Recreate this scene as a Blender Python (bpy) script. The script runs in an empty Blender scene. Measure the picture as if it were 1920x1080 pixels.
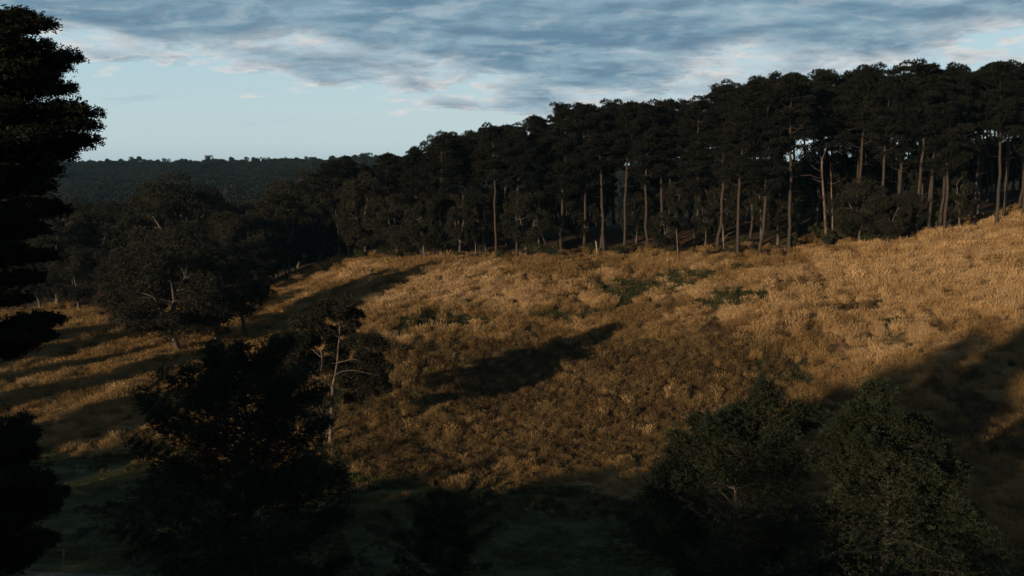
import bpy, math, random
import numpy as np
from mathutils import Vector

# ------------------------------------------------------------------ camera, sky, sun
SC = bpy.context.scene
COL = SC.collection
FPX = 1867.0                      # focal length in pixels of the 1920 wide photograph
HORIZON = 318.0
CAMZ = 26.0
PITCH = math.atan((540 - HORIZON) / FPX)
cam_data = bpy.data.cameras.new('camera')
cam_data.sensor_width = 36.0
cam_data.lens = 36.0 * FPX / 1920.0
cam_data.clip_start = 0.5
cam_data.clip_end = 12000
cam = bpy.data.objects.new('camera', cam_data)
COL.objects.link(cam)
cam.location = (0, 0, CAMZ)
cam.rotation_euler = (math.radians(90) - PITCH, 0, 0)
SC.camera = cam

SUN_EL = math.radians(10.0)
SUN_DX, SUN_DY = 0.68, 0.733      # the way the light travels over the ground
SKY_STRENGTH = 0.10
EXPOSURE = 0.15
HAZE = 0.00004

world = bpy.data.worlds.new('World')
SC.world = world
world.use_nodes = True
wn = world.node_tree
wn.nodes.clear()


class NT:
    """tiny node-tree writer"""
    def __init__(self, tree):
        self.t = tree

    def n(self, kind, props=None, **inputs):
        nd = self.t.nodes.new(kind)
        for k, v in (props or {}).items():
            setattr(nd, k, v)
        for k, v in inputs.items():
            key = int(k[1:]) if k[0] == 'i' and k[1:].isdigit() else k.replace('_', ' ')
            self.put(nd.inputs[key], v)
        return nd

    def put(self, sock, v):
        if isinstance(v, bpy.types.NodeSocket):
            self.t.links.new(v, sock)
        elif isinstance(v, bpy.types.Node):
            self.t.links.new(v.outputs[0], sock)
        else:
            sock.default_value = v

    def m(self, op, a, b=0.0, c=0.0, clamp=False):
        nd = self.t.nodes.new('ShaderNodeMath')
        nd.operation = op
        nd.use_clamp = clamp
        self.put(nd.inputs[0], a)
        self.put(nd.inputs[1], b)
        self.put(nd.inputs[2], c)
        return nd.outputs[0]

    def ss(self, v, lo, hi):
        nd = self.t.nodes.new('ShaderNodeMapRange')
        nd.interpolation_type = 'SMOOTHSTEP'
        self.put(nd.inputs[0], v)
        nd.inputs[1].default_value = lo
        nd.inputs[2].default_value = hi
        return nd.outputs[0]

    def mix(self, f, a, b):
        nd = self.t.nodes.new('ShaderNodeMix')
        nd.data_type = 'RGBA'
        self.put(nd.inputs[0], f)
        for s, v in ((nd.inputs[6], a), (nd.inputs[7], b)):
            self.put(s, (*v, 1) if isinstance(v, tuple) and len(v) == 3 else v)
        return nd.outputs[2]

    def noise(self, vec, scale, detail=4, rough=0.55, dist=0.0):
        nd = self.t.nodes.new('ShaderNodeTexNoise')
        self.put(nd.inputs['Vector'], vec)
        nd.inputs['Scale'].default_value = scale
        nd.inputs['Detail'].default_value = detail
        nd.inputs['Roughness'].default_value = rough
        nd.inputs['Distortion'].default_value = dist
        return nd.outputs[0]


def make_sky():
    w = NT(wn)
    tc = w.n('ShaderNodeTexCoord')
    sep = w.n('ShaderNodeSeparateXYZ', None, i0=tc.outputs['Generated'])
    x, y, z = sep.outputs
    sky = w.n('ShaderNodeTexSky', {'sky_type': 'NISHITA', 'sun_disc': False, 'sun_elevation': SUN_EL,
                                   'sun_rotation': math.atan2(-SUN_DX, -SUN_DY) % (2 * math.pi),
                                   'air_density': 1.0, 'dust_density': 2.0, 'ozone_density': 1.2})
    zp = w.m('ADD', w.m('MAXIMUM', z, 0.0), 0.16)
    px = w.m('DIVIDE', x, zp)
    py = w.m('DIVIDE', y, zp)
    P = w.n('ShaderNodeCombineXYZ', None, i0=px, i1=py, i2=0.0)
    # how far a direction lies inside the cloud sheet
    f = w.m('SUBTRACT', 4.95, py)
    f = w.m('SUBTRACT', f, w.m('MULTIPLY', w.m('MAXIMUM', w.m('SUBTRACT', px, 0.9), 0.0), 0.35))
    f = w.m('SUBTRACT', f, w.m('MULTIPLY', w.m('ABSOLUTE', w.m('SUBTRACT', px, 0.15)), 0.84))
    n1 = w.noise(P, 2.1, 7, 0.56, 0.2)
    n2 = w.noise(P, 6.0, 6, 0.6, 0.2)
    n3 = w.noise(w.n('ShaderNodeMapping', None, Vector=P, Scale=(0.8, 1.3, 1), Location=(3.1, 1.7, 0)), 3.0, 6, 0.56, 0.35)
    cov = w.m('ADD', w.m('MULTIPLY', w.m('MINIMUM', f, 1.5), 1.35), w.m('MULTIPLY', w.m('SUBTRACT', n1, 0.5), 4.2))
    cov = w.m('ADD', cov, w.m('MULTIPLY', w.m('SUBTRACT', n2, 0.5), 1.6))
    dens = w.ss(cov, -0.02, 0.45)
    # relief: the sheet's lumps catch light on the side towards the sun
    Pb = w.n('ShaderNodeMapping', None, Vector=P, Location=(-0.045, -0.06, 0))
    rel = w.m('SUBTRACT', n1, w.noise(Pb, 2.1, 7, 0.56, 0.2))
    rel = w.m('ADD', rel, w.m('MULTIPLY', w.m('SUBTRACT', n2, w.noise(w.n('ShaderNodeMapping', None, Vector=P, Location=(-0.02, -0.03, 0)), 6.0, 6, 0.6, 0.2)), 0.35))
    # small loose wisps below the sheet
    n4 = w.noise(w.n('ShaderNodeMapping', None, Vector=P, Scale=(0.55, 1.0, 1), Location=(7.3, 2.2, 0)), 2.4, 5, 0.55, 0.1)
    wisp = w.m('MULTIPLY', w.ss(n4, 0.62, 0.74), 0.45)
    body = w.mix(w.ss(n3, 0.36, 0.66), (0.12, 0.22, 0.31), (0.24, 0.365, 0.445))
    thick = w.ss(cov, 0.15, 1.3)
    lit = w.mix(w.ss(n2, 0.42, 0.62), (0.47, 0.58, 0.64), (0.68, 0.67, 0.645))
    cloud = w.mix(thick, lit, body)
    # bright seams where the sheet thins
    cloud = w.mix(w.m('MULTIPLY', w.ss(rel, 0.0, 0.12), 0.36), cloud, (0.46, 0.52, 0.55))
    cloud = w.mix(w.m('MULTIPLY', w.ss(rel, 0.0, -0.11), 0.5), cloud, (0.115, 0.185, 0.255))
    seam = w.m('MULTIPLY', w.ss(n3, 0.64, 0.74), 0.45)
    cloud = w.mix(seam, cloud, (0.56, 0.59, 0.60))
    # sheet colour darkened overhead, out of view, to weaken the skylight on the ground
    over = w.ss(z, 0.16, 0.6)
    cloud = w.mix(w.m('MULTIPLY', over, 0.75), cloud, (0.055, 0.085, 0.12))
    clear = w.n('ShaderNodeMix', {'data_type': 'RGBA', 'blend_type': 'MULTIPLY'})
    clear.inputs[0].default_value = 1.0
    w.put(clear.inputs[6], sky.outputs[0])
    clear.inputs[7].default_value = (SKY_STRENGTH,) * 3 + (1,)
    # thin high veil that whitens the clear air
    veil = w.mix(w.ss(z, 0.0, 0.13), (0.55, 0.68, 0.71), (0.43, 0.62, 0.71))
    air = w.mix(0.80, clear.outputs[2], veil)
    low = w.mix(w.m('MULTIPLY', w.ss(z, 0.03, 0.0), 0.35), air, (0.32, 0.43, 0.50))
    col = w.mix(wisp, low, (0.34, 0.45, 0.53))
    col = w.mix(dens, col, cloud)
    bg = w.n('ShaderNodeBackground', None, Color=col, Strength=1.0)
    out = w.n('ShaderNodeOutputWorld')
    w.put(out.inputs[0], bg)


make_sky()

sun_data = bpy.data.lights.new('sun', 'SUN')
sun_data.energy = 5.0
sun_data.angle = math.radians(0.7)
sun_data.color = (1.0, 0.76, 0.50)
sun = bpy.data.objects.new('sun', sun_data)
COL.objects.link(sun)
_d = Vector((SUN_DX * math.cos(SUN_EL), SUN_DY * math.cos(SUN_EL), -math.sin(SUN_EL)))
sun.rotation_euler = _d.to_track_quat('-Z', 'Y').to_euler()
sun.location = (-60, -60, 80)

SC.view_settings.view_transform = 'Standard'
SC.view_settings.look = 'None'
SC.view_settings.exposure = EXPOSURE
SC.view_settings.gamma = 1.0
SC.view_settings.use_curve_mapping = False
SC.render.engine = 'CYCLES'
SC.cycles.max_bounces = 5
SC.cycles.diffuse_bounces = 2
SC.cycles.transmission_bounces = 3
SC.cycles.transparent_max_bounces = 4

# ------------------------------------------------------------------ helpers
RNG = np.random.default_rng(11)
random.seed(11)


def _hash(ix, iy, seed):
    h = (ix.astype(np.int64) * 374761393 + iy.astype(np.int64) * 668265263 + seed * 974634777) & 0x7fffffff
    h = ((h ^ (h >> 13)) * 1274126177) & 0x7fffffff
    return ((h ^ (h >> 16)) & 0xffff) / 65535.0


def vnoise(x, y, seed=0):
    x = np.asarray(x, float); y = np.asarray(y, float)
    ix = np.floor(x); iy = np.floor(y)
    fx = x - ix; fy = y - iy
    fx = fx * fx * (3 - 2 * fx); fy = fy * fy * (3 - 2 * fy)
    a = _hash(ix, iy, seed); b = _hash(ix + 1, iy, seed)
    c = _hash(ix, iy + 1, seed); d = _hash(ix + 1, iy + 1, seed)
    return (a * (1 - fx) + b * fx) * (1 - fy) + (c * (1 - fx) + d * fx) * fy


def fbm(x, y, seed=0, octv=4):
    s = 0; a = 0.5; t = 0
    for i in range(octv):
        s = s + a * vnoise(x * 2 ** i, y * 2 ** i, seed + i * 17); t += a; a *= 0.5
    return s / t


def ray(u, v):
    """direction of a photo pixel, scaled so that its Y is 1"""
    x = (u - 960) / FPX; yc = -(v - 540) / FPX
    fy = math.cos(PITCH) + yc * math.sin(PITCH)
    fz = -math.sin(PITCH) + yc * math.cos(PITCH)
    return x / fy, fz / fy


def at(u, v, Y):
    rx, rz = ray(u, v)
    return np.array((rx * Y, Y, CAMZ + rz * Y))


# ------------------------------------------------------------------ the lie of the land
_ctrl = [at(*p) for p in (
    (620, 905, 79), (960, 903, 80), (1200, 915, 78), (300, 845, 91), (60, 840, 92), (618, 835, 93),
    (960, 800, 97), (960, 700, 113), (960, 600, 131), (960, 500, 158), (740, 495, 170), (740, 600, 130),
    (600, 700, 112), (620, 490, 188), (515, 525, 180), (470, 640, 135), (330, 660, 130), (100, 600, 165),
    (60, 545, 205), (1200, 480, 160), (1200, 600, 128), (1200, 700, 110), (1200, 820, 93), (1400, 480, 152),
    (1400, 600, 123), (1400, 700, 107), (1400, 850, 89), (1650, 465, 148), (1650, 560, 127), (1650, 700, 105),
    (1650, 850, 88), (1920, 410, 155), (1920, 500, 132), (1920, 620, 110), (1920, 750, 93), (1920, 880, 80))]
_ctrl += [np.array(p, float) for p in (
    (-60, 20, 0), (0, 20, 0), (60, 20, 0), (-60, 60, 0), (-20, 60, 0), (20, 60, 0), (60, 60, .8), (-80, 90, 0),
    (-100, 0, 0), (0, -120, 3), (120, 0, 4), (120, 60, 5), (120, 100, 14), (120, 140, 20), (-120, -120, 2),
    (0, 200, 13.5), (50, 200, 18), (100, 200, 22), (150, 200, 24), (0, 260, 6), (100, 260, 12), (-30, 225, 8),
    (-62, 250, -3), (170, 300, 8), (50, 320, -3), (-100, 200, 0), (-150, 300, -8), (-100, 360, -11), (-40, 330, -9),
    (20, 420, -12), (-200, 500, -13), (0, 600, -12), (200, 500, -5), (-400, 600, -12), (-300, 250, -3), (300, 300, 5))]
_ctrl += [np.array((x, y, z), float) for (x, y, z) in (
    (-900, 700, -5), (-450, 900, -6), (0, 900, 0), (500, 850, 4), (900, 700, 10), (-700, 1150, 17), (-320, 1200, 25),
    (0, 1200, 26), (400, 1200, 24), (900, 1150, 17), (-1200, 1900, 6), (0, 2000, 4), (1200, 1900, 6),
    (0, 3300, 0), (-2500, 2500, 0), (2500, 2500, 0), (-3300, 0, 0), (3300, 0, 0), (0, -3300, 0), (-600, -600, 0),
    (600, -600, 0), (-120, 1195, 28), (-520, 1190, 21))]
_C = np.array(_ctrl)


def _warp(x, y):
    r = np.sqrt(x * x + y * y) + 1e-6
    k = np.log1p(r / 120.0) * 120.0 / r
    return x * k, y * k


def _tps(r2):
    return 0.5 * r2 * np.log(r2 + 1e-9)


_cx, _cy = _warp(_C[:, 0], _C[:, 1])
_cx /= 100; _cy /= 100
_n = len(_C)
_K = _tps((_cx[:, None] - _cx) ** 2 + (_cy[:, None] - _cy) ** 2) + np.eye(_n) * 0.0006
_A = np.zeros((_n + 3, _n + 3))
_A[:_n, :_n] = _K
_A[:_n, _n] = 1; _A[:_n, _n + 1] = _cx; _A[:_n, _n + 2] = _cy
_A[_n:, :_n] = _A[:_n, _n:].T
_W = np.linalg.solve(_A, np.concatenate([_C[:, 2], np.zeros(3)]))


def height(x, y):
    x = np.atleast_1d(np.asarray(x, float)); y = np.atleast_1d(np.asarray(y, float))
    shp = x.shape
    wx, wy = _warp(x.ravel(), y.ravel())
    wx = wx / 100; wy = wy / 100
    out = np.empty(wx.size)
    for i in range(0, wx.size, 20000):
        a = wx[i:i + 20000]; b = wy[i:i + 20000]
        out[i:i + 20000] = _tps((a[:, None] - _cx) ** 2 + (b[:, None] - _cy) ** 2) @ _W[:_n] + _W[_n] + _W[_n + 1] * a + _W[_n + 2] * b
    out = out.reshape(shp)
    r = np.hypot(x, y)
    out = np.clip(out, -25, 60)
    hill = np.clip((y - 82) / 25, 0, 1)
    out = out + (fbm(x / 9, y / 9, 3) - 0.5) * 0.9 * hill + (fbm(x / 2.3, y / 2.3, 9, 3) - 0.5) * 0.30 * hill
    out = out + (fbm(x / 60, y / 60, 21) - 0.5) * np.clip((r - 250) / 500, 0, 1) * 14
    return out


def gz(x, y):
    return float(height(x, y)[0])


def hit(u, v, y0=55, y1=1600):
    """where the photo pixel's line of sight first meets the ground"""
    rx, rz = ray(u, v)
    Y = np.concatenate([np.arange(y0, 320, 0.5), np.arange(320, y1, 3.0)])
    d = CAMZ + rz * Y - height(rx * Y, Y)
    k = np.where(d < 0)[0]
    i = int(k[0]) if len(k) else int(np.argmin(d))
    y = float(Y[i])
    return np.array((rx * y, y, gz(rx * y, y)))


LAWN_PX = [(-500, 842), (60, 840), (300, 850), (450, 870), (640, 905), (960, 910), (1100, 925), (1200, 945), (1400, 985), (1920, 1040), (2500, 1060)]
_lp = np.array([hit(*p) for p in LAWN_PX])
EDGE_PX = [(100, 585), (230, 600), (300, 590), (420, 590), (500, 528), (620, 492), (740, 490), (830, 492), (960, 490), (1100, 484), (1230, 482), (1385, 482), (1480, 476),
           (1550, 464), (1650, 467), (1750, 441), (1830, 428), (1920, 407)]
_ep = np.array([hit(*p) for p in EDGE_PX])
_ep = np.vstack([[-200, 150, 0], _ep, [[90, 160, 20], [200, 165, 22]]])
_ep = _ep[np.argsort(_ep[:, 0])]


def lawn_edge(x):
    return np.interp(x, _lp[:, 0], _lp[:, 1])


def forest_edge(x):
    return np.interp(x, _ep[:, 0], _ep[:, 1])


def px_of(x, y, z):
    dy = y; dz = z - CAMZ
    f = dy * math.cos(PITCH) - dz * math.sin(PITCH)
    up = dy * math.sin(PITCH) + dz * math.cos(PITCH)
    return 960 + FPX * x / f, 540 - FPX * up / f


# patches of other growth on the hill: centre pixel, size across, size in depth, strength
BROWN = [(1040, 750, 15, 12, 1.9), (1180, 700, 9, 8, 1.4), (900, 800, 9, 6, 1.4), (1150, 820, 9, 6, 1.0), (1000, 850, 18, 5, .7), (700, 800, 10, 6, .8), (1330, 780, 8, 6, .8), (760, 880, 7, 3, 1.0), (1450, 632, 7, 3, .9),
         (1850, 830, 8, 6, 1.0), (1600, 590, 4, 3, .7), (800, 680, 12, 6, .9), (1300, 720, 9, 8, .8), (1250, 640, 10, 4, .4), (1330, 560, 10, 3, .35)]
PALE = [(1750, 520, 26, 16, 1.3), (1900, 470, 14, 20, 1.2), (900, 560, 16, 13, 1.1), (1500, 560, 14, 9, .8), (1620, 650, 12, 8, .8), (1050, 530, 12, 6, .5), (640, 520, 12, 8, .6)]
GREEN = [(1170, 548, 3.6, 5.5, 2.2), (1265, 522, 4, 4, 1.6), (810, 605, 5, 4, 1.2), (700, 845, 8, 3.5, 1.3), (1380, 560, 7, 4, .9), (1100, 590, 6, 3, .8), (800, 740, 12, 4, 1.0), (1120, 660, 8, 3, .8), (1440, 700, 5, 3, .9),
         (1420, 520, 4, 2, .5), (1240, 545, 5, 3, .6), (830, 750, 8, 2.5, .6), (760, 770, 9, 2.5, .5), (1590, 585, 3, 2, .8),
         (930, 610, 7, 2, .5), (1650, 600, 4, 3, .5), (700, 900, 10, 1.6, .7), (1380, 665, 5, 2, .5), (960, 565, 6, 2, .4)]
_BR = [(hit(u, v), a, b, s) for (u, v, a, b, s) in BROWN]
_PL = [(hit(u, v), a, b, s) for (u, v, a, b, s) in PALE]
_GR = [(hit(u, v), a, b, s) for (u, v, a, b, s) in GREEN]


def _patch(lst, x, y):
    o = 0
    for p, a, b, s in lst:
        o = o + s * np.exp(-((x - p[0]) / a) ** 2 - ((y - p[1]) / b) ** 2)
    return o


def brown_f(x, y):
    n = fbm(x / 5, y / 5, 31)
    return np.clip((_patch(_BR, x, y) + (n - 0.5) * 2.3 - 0.26) * 3.0, 0, 1)


def green_f(x, y):
    n = fbm(x / 3.2, y / 2.2, 57)
    return np.clip((_patch(_GR, x, y) + (n - 0.5) * 2.1 - 0.36) * 3.5, 0, 1)


def pale_f(x, y):
    n = fbm(x / 4.5, y / 4.5, 63)
    return np.clip((_patch(_PL, x, y) + (n - 0.5) * 2.6 - 0.35) * 2.2, 0, 1)


def zone(x, y):
    """0 lawn, 1 hill grass, 2 forest floor, 3 far land"""
    j = (fbm(x / 3, y / 3, 77) - 0.5) * 3.5
    z = np.ones(np.shape(x), int)
    z[y < lawn_edge(x) + j * 1.3 + 1.2 * np.sin(x * .35)] = 0
    z[y > forest_edge(x) + j + 0.8] = 2
    z[(np.hypot(x, y) > 420)] = 3
    return z


# ------------------------------------------------------------------ mesh writing
def mesh_from(name, verts, faces, mats, smooth=False, fmat=None):
    """faces: (n,k) int array or a list of such arrays"""
    if not isinstance(faces, list):
        faces = [faces]
    faces = [f for f in faces if len(f)]
    me = bpy.data.meshes.new(name)
    me.vertices.add(len(verts))
    me.vertices.foreach_set('co', np.asarray(verts, np.float32).ravel())
    nl = sum(f.size for f in faces); nf = sum(len(f) for f in faces)
    me.loops.add(nl); me.polygons.add(nf)
    me.loops.foreach_set('vertex_index', np.concatenate([f.ravel() for f in faces]).astype(np.int32))
    tot = np.concatenate([np.full(len(f), f.shape[1]) for f in faces])
    me.polygons.foreach_set('loop_start', np.concatenate([[0], np.cumsum(tot)[:-1]]).astype(np.int32))
    for m in (mats if isinstance(mats, (list, tuple)) else [mats]):
        me.materials.append(m)
    if fmat is not None:
        me.polygons.foreach_set('material_index', fmat.astype(np.int32))
    if smooth:
        me.polygons.foreach_set('use_smooth', np.ones(nf, bool))
    me.update(calc_edges=True)
    me.validate()
    return me


class Geo:
    def __init__(self):
        self.v = []; self.f = {3: [], 4: []}; self.n = 0

    def add(self, v, f):
        f = np.asarray(f)
        self.v.append(np.asarray(v, float)); self.f[f.shape[1]].append(f + self.n); self.n += len(v)

    def tube(self, pts, radii, sides=6, wob=0.0, rng=None):
        pts = np.asarray(pts, float); k = len(pts)
        radii = np.broadcast_to(np.asarray(radii, float), (k,))
        t = np.gradient(pts, axis=0)
        t /= np.linalg.norm(t, axis=1, keepdims=True) + 1e-9
        ref = np.array((0.31, 0.95, 0.07)) if abs(t[0][2]) > 0.8 else np.array((0, 0, 1.0))
        a = np.cross(t, ref); a /= np.linalg.norm(a, axis=1, keepdims=True) + 1e-9
        b = np.cross(t, a)
        ang = np.arange(sides) * 2 * math.pi / sides
        rr = radii[:, None] * (1 + (wob * (rng.random((k, sides)) - .5) if wob else 0))
        v = pts[:, None] + rr[..., None] * (np.cos(ang)[None, :, None] * a[:, None] + np.sin(ang)[None, :, None] * b[:, None])
        i = np.arange(k - 1)[:, None] * sides; j = np.arange(sides)[None]; j2 = (j + 1) % sides
        f = np.stack([i + j, i + j2, i + sides + j2, i + sides + j], -1).reshape(-1, 4)
        self.add(np.concatenate([v.reshape(-1, 3), pts[-1:]]), f)
        e = (k - 1) * sides
        f3 = np.stack([e + np.arange(sides), e + (np.arange(sides) + 1) % sides, np.full(sides, k * sides)], -1)
        self.f[3].append(f3 + self.n - k * sides - 1)

    def kites(self, c, a, b):
        """leaf-like kites from base points c, long axis a, half-width b"""
        n = len(c)
        v = np.stack([c, c + 0.45 * a + b, c + a, c + 0.45 * a - b], 1).reshape(-1, 3)
        self.add(v, np.arange(4 * n).reshape(n, 4))

    def blades(self, c, a, b):
        n = len(c)
        v = np.stack([c - b, c + b, c + a], 1).reshape(-1, 3)
        self.add(v, np.arange(3 * n).reshape(n, 3))

    def mesh(self, name, mat, smooth=False):
        fs = [np.concatenate(self.f[k]) for k in (3, 4) if self.f[k]]
        return mesh_from(name, np.concatenate(self.v), fs, mat, smooth)


def unit(a):
    return a / (np.linalg.norm(a, axis=-1, keepdims=True) + 1e-9)


def curve(p0, p1, bend=(0, 0, 0), k=7):
    t = np.linspace(0, 1, k)[:, None]
    p0 = np.asarray(p0, float); p1 = np.asarray(p1, float)
    return p0 * (1 - t) + p1 * t + 4 * t * (1 - t) * np.asarray(bend, float)


def obj(name, me, parent=None, **props):
    o = bpy.data.objects.new(name, me)
    COL.objects.link(o)
    if parent is not None:
        o.parent = parent
    for k, v in props.items():
        o[k] = v
    return o


def thing(name, label, cat, loc=(0, 0, 0), rz=0.0, sc=1.0, group=None):
    o = bpy.data.objects.new(name, None)
    o.empty_display_size = 0.5
    COL.objects.link(o)
    o.location = loc
    o.rotation_euler = (0, 0, rz)
    o.scale = (sc, sc, sc) if isinstance(sc, (int, float)) else sc
    o['label'] = label; o['category'] = cat
    if group:
        o['group'] = group
    return o


# ------------------------------------------------------------------ materials
def mat_new(name):
    m = bpy.data.materials.new(name); m.use_nodes = True
    m.node_tree.nodes.clear()
    return m, NT(m.node_tree)


def finish(w, shader, disp=None):
    out = w.n('ShaderNodeOutputMaterial')
    w.put(out.inputs[0], shader)


def leaf_mat(name, dark, light, warm, trans=0.25, scale=0.9, rough=0.8, spec=0.04):
    m, w = mat_new(name)
    geo = w.n('ShaderNodeNewGeometry'); oi = w.n('ShaderNodeObjectInfo')
    n = w.noise(geo.outputs['Position'], scale, 3)
    n2 = w.noise(geo.outputs['Position'], scale * 9, 2)
    c = w.mix(w.ss(n, 0.35, 0.65), dark, light)
    c = w.mix(w.m('MULTIPLY', w.ss(n2, 0.5, 0.72), 0.6), c, warm)
    c = w.mix(w.m('MULTIPLY', oi.outputs['Random'], 0.35), c, warm)
    p = w.n('ShaderNodeBsdfPrincipled', None, Base_Color=c, Roughness=rough)
    p.inputs['Specular IOR Level'].default_value = spec
    t = w.n('ShaderNodeBsdfTranslucent', None, Color=c)
    s = w.n('ShaderNodeMixShader', None, i0=trans, i1=p, i2=t)
    finish(w, s)
    return m


def bark_mat(name, a, b, patch=None, zs=0.35):
    m, w = mat_new(name)
    tc = w.n('ShaderNodeTexCoord')
    mp = w.n('ShaderNodeMapping', None, Vector=tc.outputs['Object'], Scale=(1, 1, zs))
    n = w.noise(mp, 7.0, 5, 0.65)
    c = w.mix(w.ss(n, 0.35, 0.68), a, b)
    if patch:
        n2 = w.noise(mp, 1.7, 4, 0.6, 0.4)
        c = w.mix(w.ss(n2, 0.5, 0.58), c, patch)
    bump = w.n('ShaderNodeBump', None, Height=n, Strength=0.7, Distance=0.04)
    p = w.n('ShaderNodeBsdfPrincipled', None, Base_Color=c, Roughness=0.85, Normal=bump)
    finish(w, p)
    return m


M = {}
M['pine_leaf'] = leaf_mat('pine_needles', (0.006, 0.008, 0.006), (0.013, 0.015, 0.010), (0.015, 0.013, 0.009), 0.12, 0.5)
M['gum_leaf'] = leaf_mat('gum_leaves', (0.011, 0.013, 0.009), (0.028, 0.028, 0.018), (0.034, 0.028, 0.018), 0.18, 0.5)
M['broad_leaf'] = leaf_mat('broad_leaves', (0.013, 0.018, 0.012), (0.028, 0.036, 0.021), (0.042, 0.048, 0.024), 0.3, 0.5)
M['cypress_leaf'] = leaf_mat('cypress_sprays', (0.007, 0.010, 0.006), (0.016, 0.020, 0.011), (0.022, 0.017, 0.010), 0.1, 0.6)
M['scrub_leaf'] = leaf_mat('scrub_leaves', (0.022, 0.030, 0.012), (0.050, 0.062, 0.026), (0.085, 0.072, 0.030), 0.3, 1.2)
M['far_leaf'] = leaf_mat('far_canopy', (0.007, 0.011, 0.009), (0.018, 0.020, 0.014), (0.022, 0.018, 0.012), 0.1, 0.02)
M['pine_bark'] = bark_mat('pine_bark', (0.014, 0.010, 0.008), (0.045, 0.031, 0.021))
M['dark_bark'] = bark_mat('dark_bark', (0.02, 0.016, 0.013), (0.05, 0.04, 0.032))
M['gum_bark'] = bark_mat('gum_bark', (0.045, 0.034, 0.027), (0.15, 0.118, 0.094), (0.06, 0.03, 0.02))
M['grey_bark'] = bark_mat('grey_bark', (0.04, 0.033, 0.027), (0.10, 0.082, 0.07), (0.03, 0.022, 0.016))
M['dead_wood'] = bark_mat('dead_wood', (0.12, 0.096, 0.074), (0.25, 0.21, 0.17))


def grass_mat(name, cols, scale=0.35, trans=0.35):
    m, w = mat_new(name)
    geo = w.n('ShaderNodeNewGeometry'); oi = w.n('ShaderNodeObjectInfo')
    n = w.noise(geo.outputs['Position'], scale, 4, 0.6)
    n2 = w.noise(geo.outputs['Position'], 0.07, 3, 0.6)
    c = w.mix(w.ss(n, 0.36, 0.64), cols[0], cols[1])
    c = w.mix(w.ss(n2, 0.42, 0.62), c, w.mix(0.5, c, cols[2]))
    c = w.mix(w.m('MULTIPLY', w.m('POWER', oi.outputs['Random'], 2.5), 0.5), c, cols[3])
    n3 = w.noise(w.n('ShaderNodeMapping', None, Vector=geo.outputs['Position'], Scale=(1, .7, 1)), 0.19, 5, 0.65)
    c = w.mix(w.m('MULTIPLY', w.ss(n3, 0.52, 0.68), 0.6), c, cols[3])
    d = w.n('ShaderNodeBsdfDiffuse', None, Color=c, Roughness=0.6)
    t = w.n('ShaderNodeBsdfTranslucent', None, Color=c)
    s = w.n('ShaderNodeMixShader', None, i0=trans, i1=d, i2=t)
    finish(w, s)
    return m


M['dry_grass'] = grass_mat('dry_grass', [(0.195, 0.122, 0.050), (0.34, 0.215, 0.090), (0.40, 0.260, 0.115), (0.085, 0.056, 0.026)])
M['pale_grass'] = grass_mat('pale_grass', [(0.38, 0.245, 0.115), (0.54, 0.365, 0.18), (0.60, 0.42, 0.23), (0.20, 0.12, 0.055)], 0.35)
M['brown_weed'] = grass_mat('brown_weeds', [(0.048, 0.032, 0.017), (0.082, 0.054, 0.026), (0.10, 0.064, 0.030), (0.24, 0.165, 0.07)], 0.6, 0.15)
M['green_weed'] = grass_mat('green_weeds', [(0.022, 0.030, 0.014), (0.042, 0.052, 0.024), (0.060, 0.060, 0.028), (0.13, 0.11, 0.05)], 0.6, 0.25)
M['lawn_blade'] = grass_mat('lawn_blades', [(0.040, 0.044, 0.017), (0.072, 0.076, 0.029), (0.085, 0.085, 0.036), (0.10, 0.085, 0.04)], 0.5, 0.3)


def ground_mat(name, kind):
    m, w = mat_new(name)
    geo = w.n('ShaderNodeNewGeometry')
    pos = geo.outputs['Position']
    n = w.noise(pos, 0.9, 6, 0.62)
    nf = w.noise(pos, 7.0, 4, 0.6)
    if kind == 'hill':
        at1 = w.n('ShaderNodeAttribute', {'attribute_name': 'patch'})
        sp = w.n('ShaderNodeSeparateColor', None, i0=at1.outputs['Color'])
        c = w.mix(w.ss(n, 0.35, 0.65), (0.11, 0.065, 0.030), (0.20, 0.125, 0.056))
        c = w.mix(sp.outputs[0], c, (0.050, 0.028, 0.015))
        c = w.mix(sp.outputs[1], c, (0.035, 0.036, 0.016))
    elif kind == 'lawn':
        st = w.n('ShaderNodeMapping', None, Vector=pos, Scale=(0.16, 0.5, 1))
        ns = w.noise(st, 1.0, 6, 0.7, 0.8)
        c = w.mix(w.ss(ns, 0.38, 0.62), (0.032, 0.035, 0.015), (0.060, 0.062, 0.025))
        c = w.mix(w.m('MULTIPLY', w.ss(n, 0.5, 0.7), 0.6), c, (0.055, 0.050, 0.022))
    elif kind == 'forest':
        c = w.mix(w.ss(n, 0.35, 0.65), (0.028, 0.017, 0.011), (0.060, 0.036, 0.020))
        c = w.mix(w.m('MULTIPLY', w.ss(nf, 0.5, 0.7), 0.5), c, (0.085, 0.052, 0.028))
    elif kind == 'path':
        c = w.mix(w.ss(nf, 0.3, 0.7), (0.06, 0.058, 0.05), (0.11, 0.105, 0.09))
    else:
        nb = w.noise(pos, 0.02, 5, 0.6)
        c = w.mix(w.ss(nb, 0.4, 0.6), (0.016, 0.020, 0.012), (0.035, 0.032, 0.019))
    bump = w.n('ShaderNodeBump', None, Height=w.m('ADD', n, w.m('MULTIPLY', nf, 0.25)), Strength=0.8, Distance=0.35)
    p = w.n('ShaderNodeBsdfPrincipled', None, Base_Color=c, Roughness=0.95, Normal=bump)
    p.inputs['Specular IOR Level'].default_value = 0.1
    finish(w, p)
    return m


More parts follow.
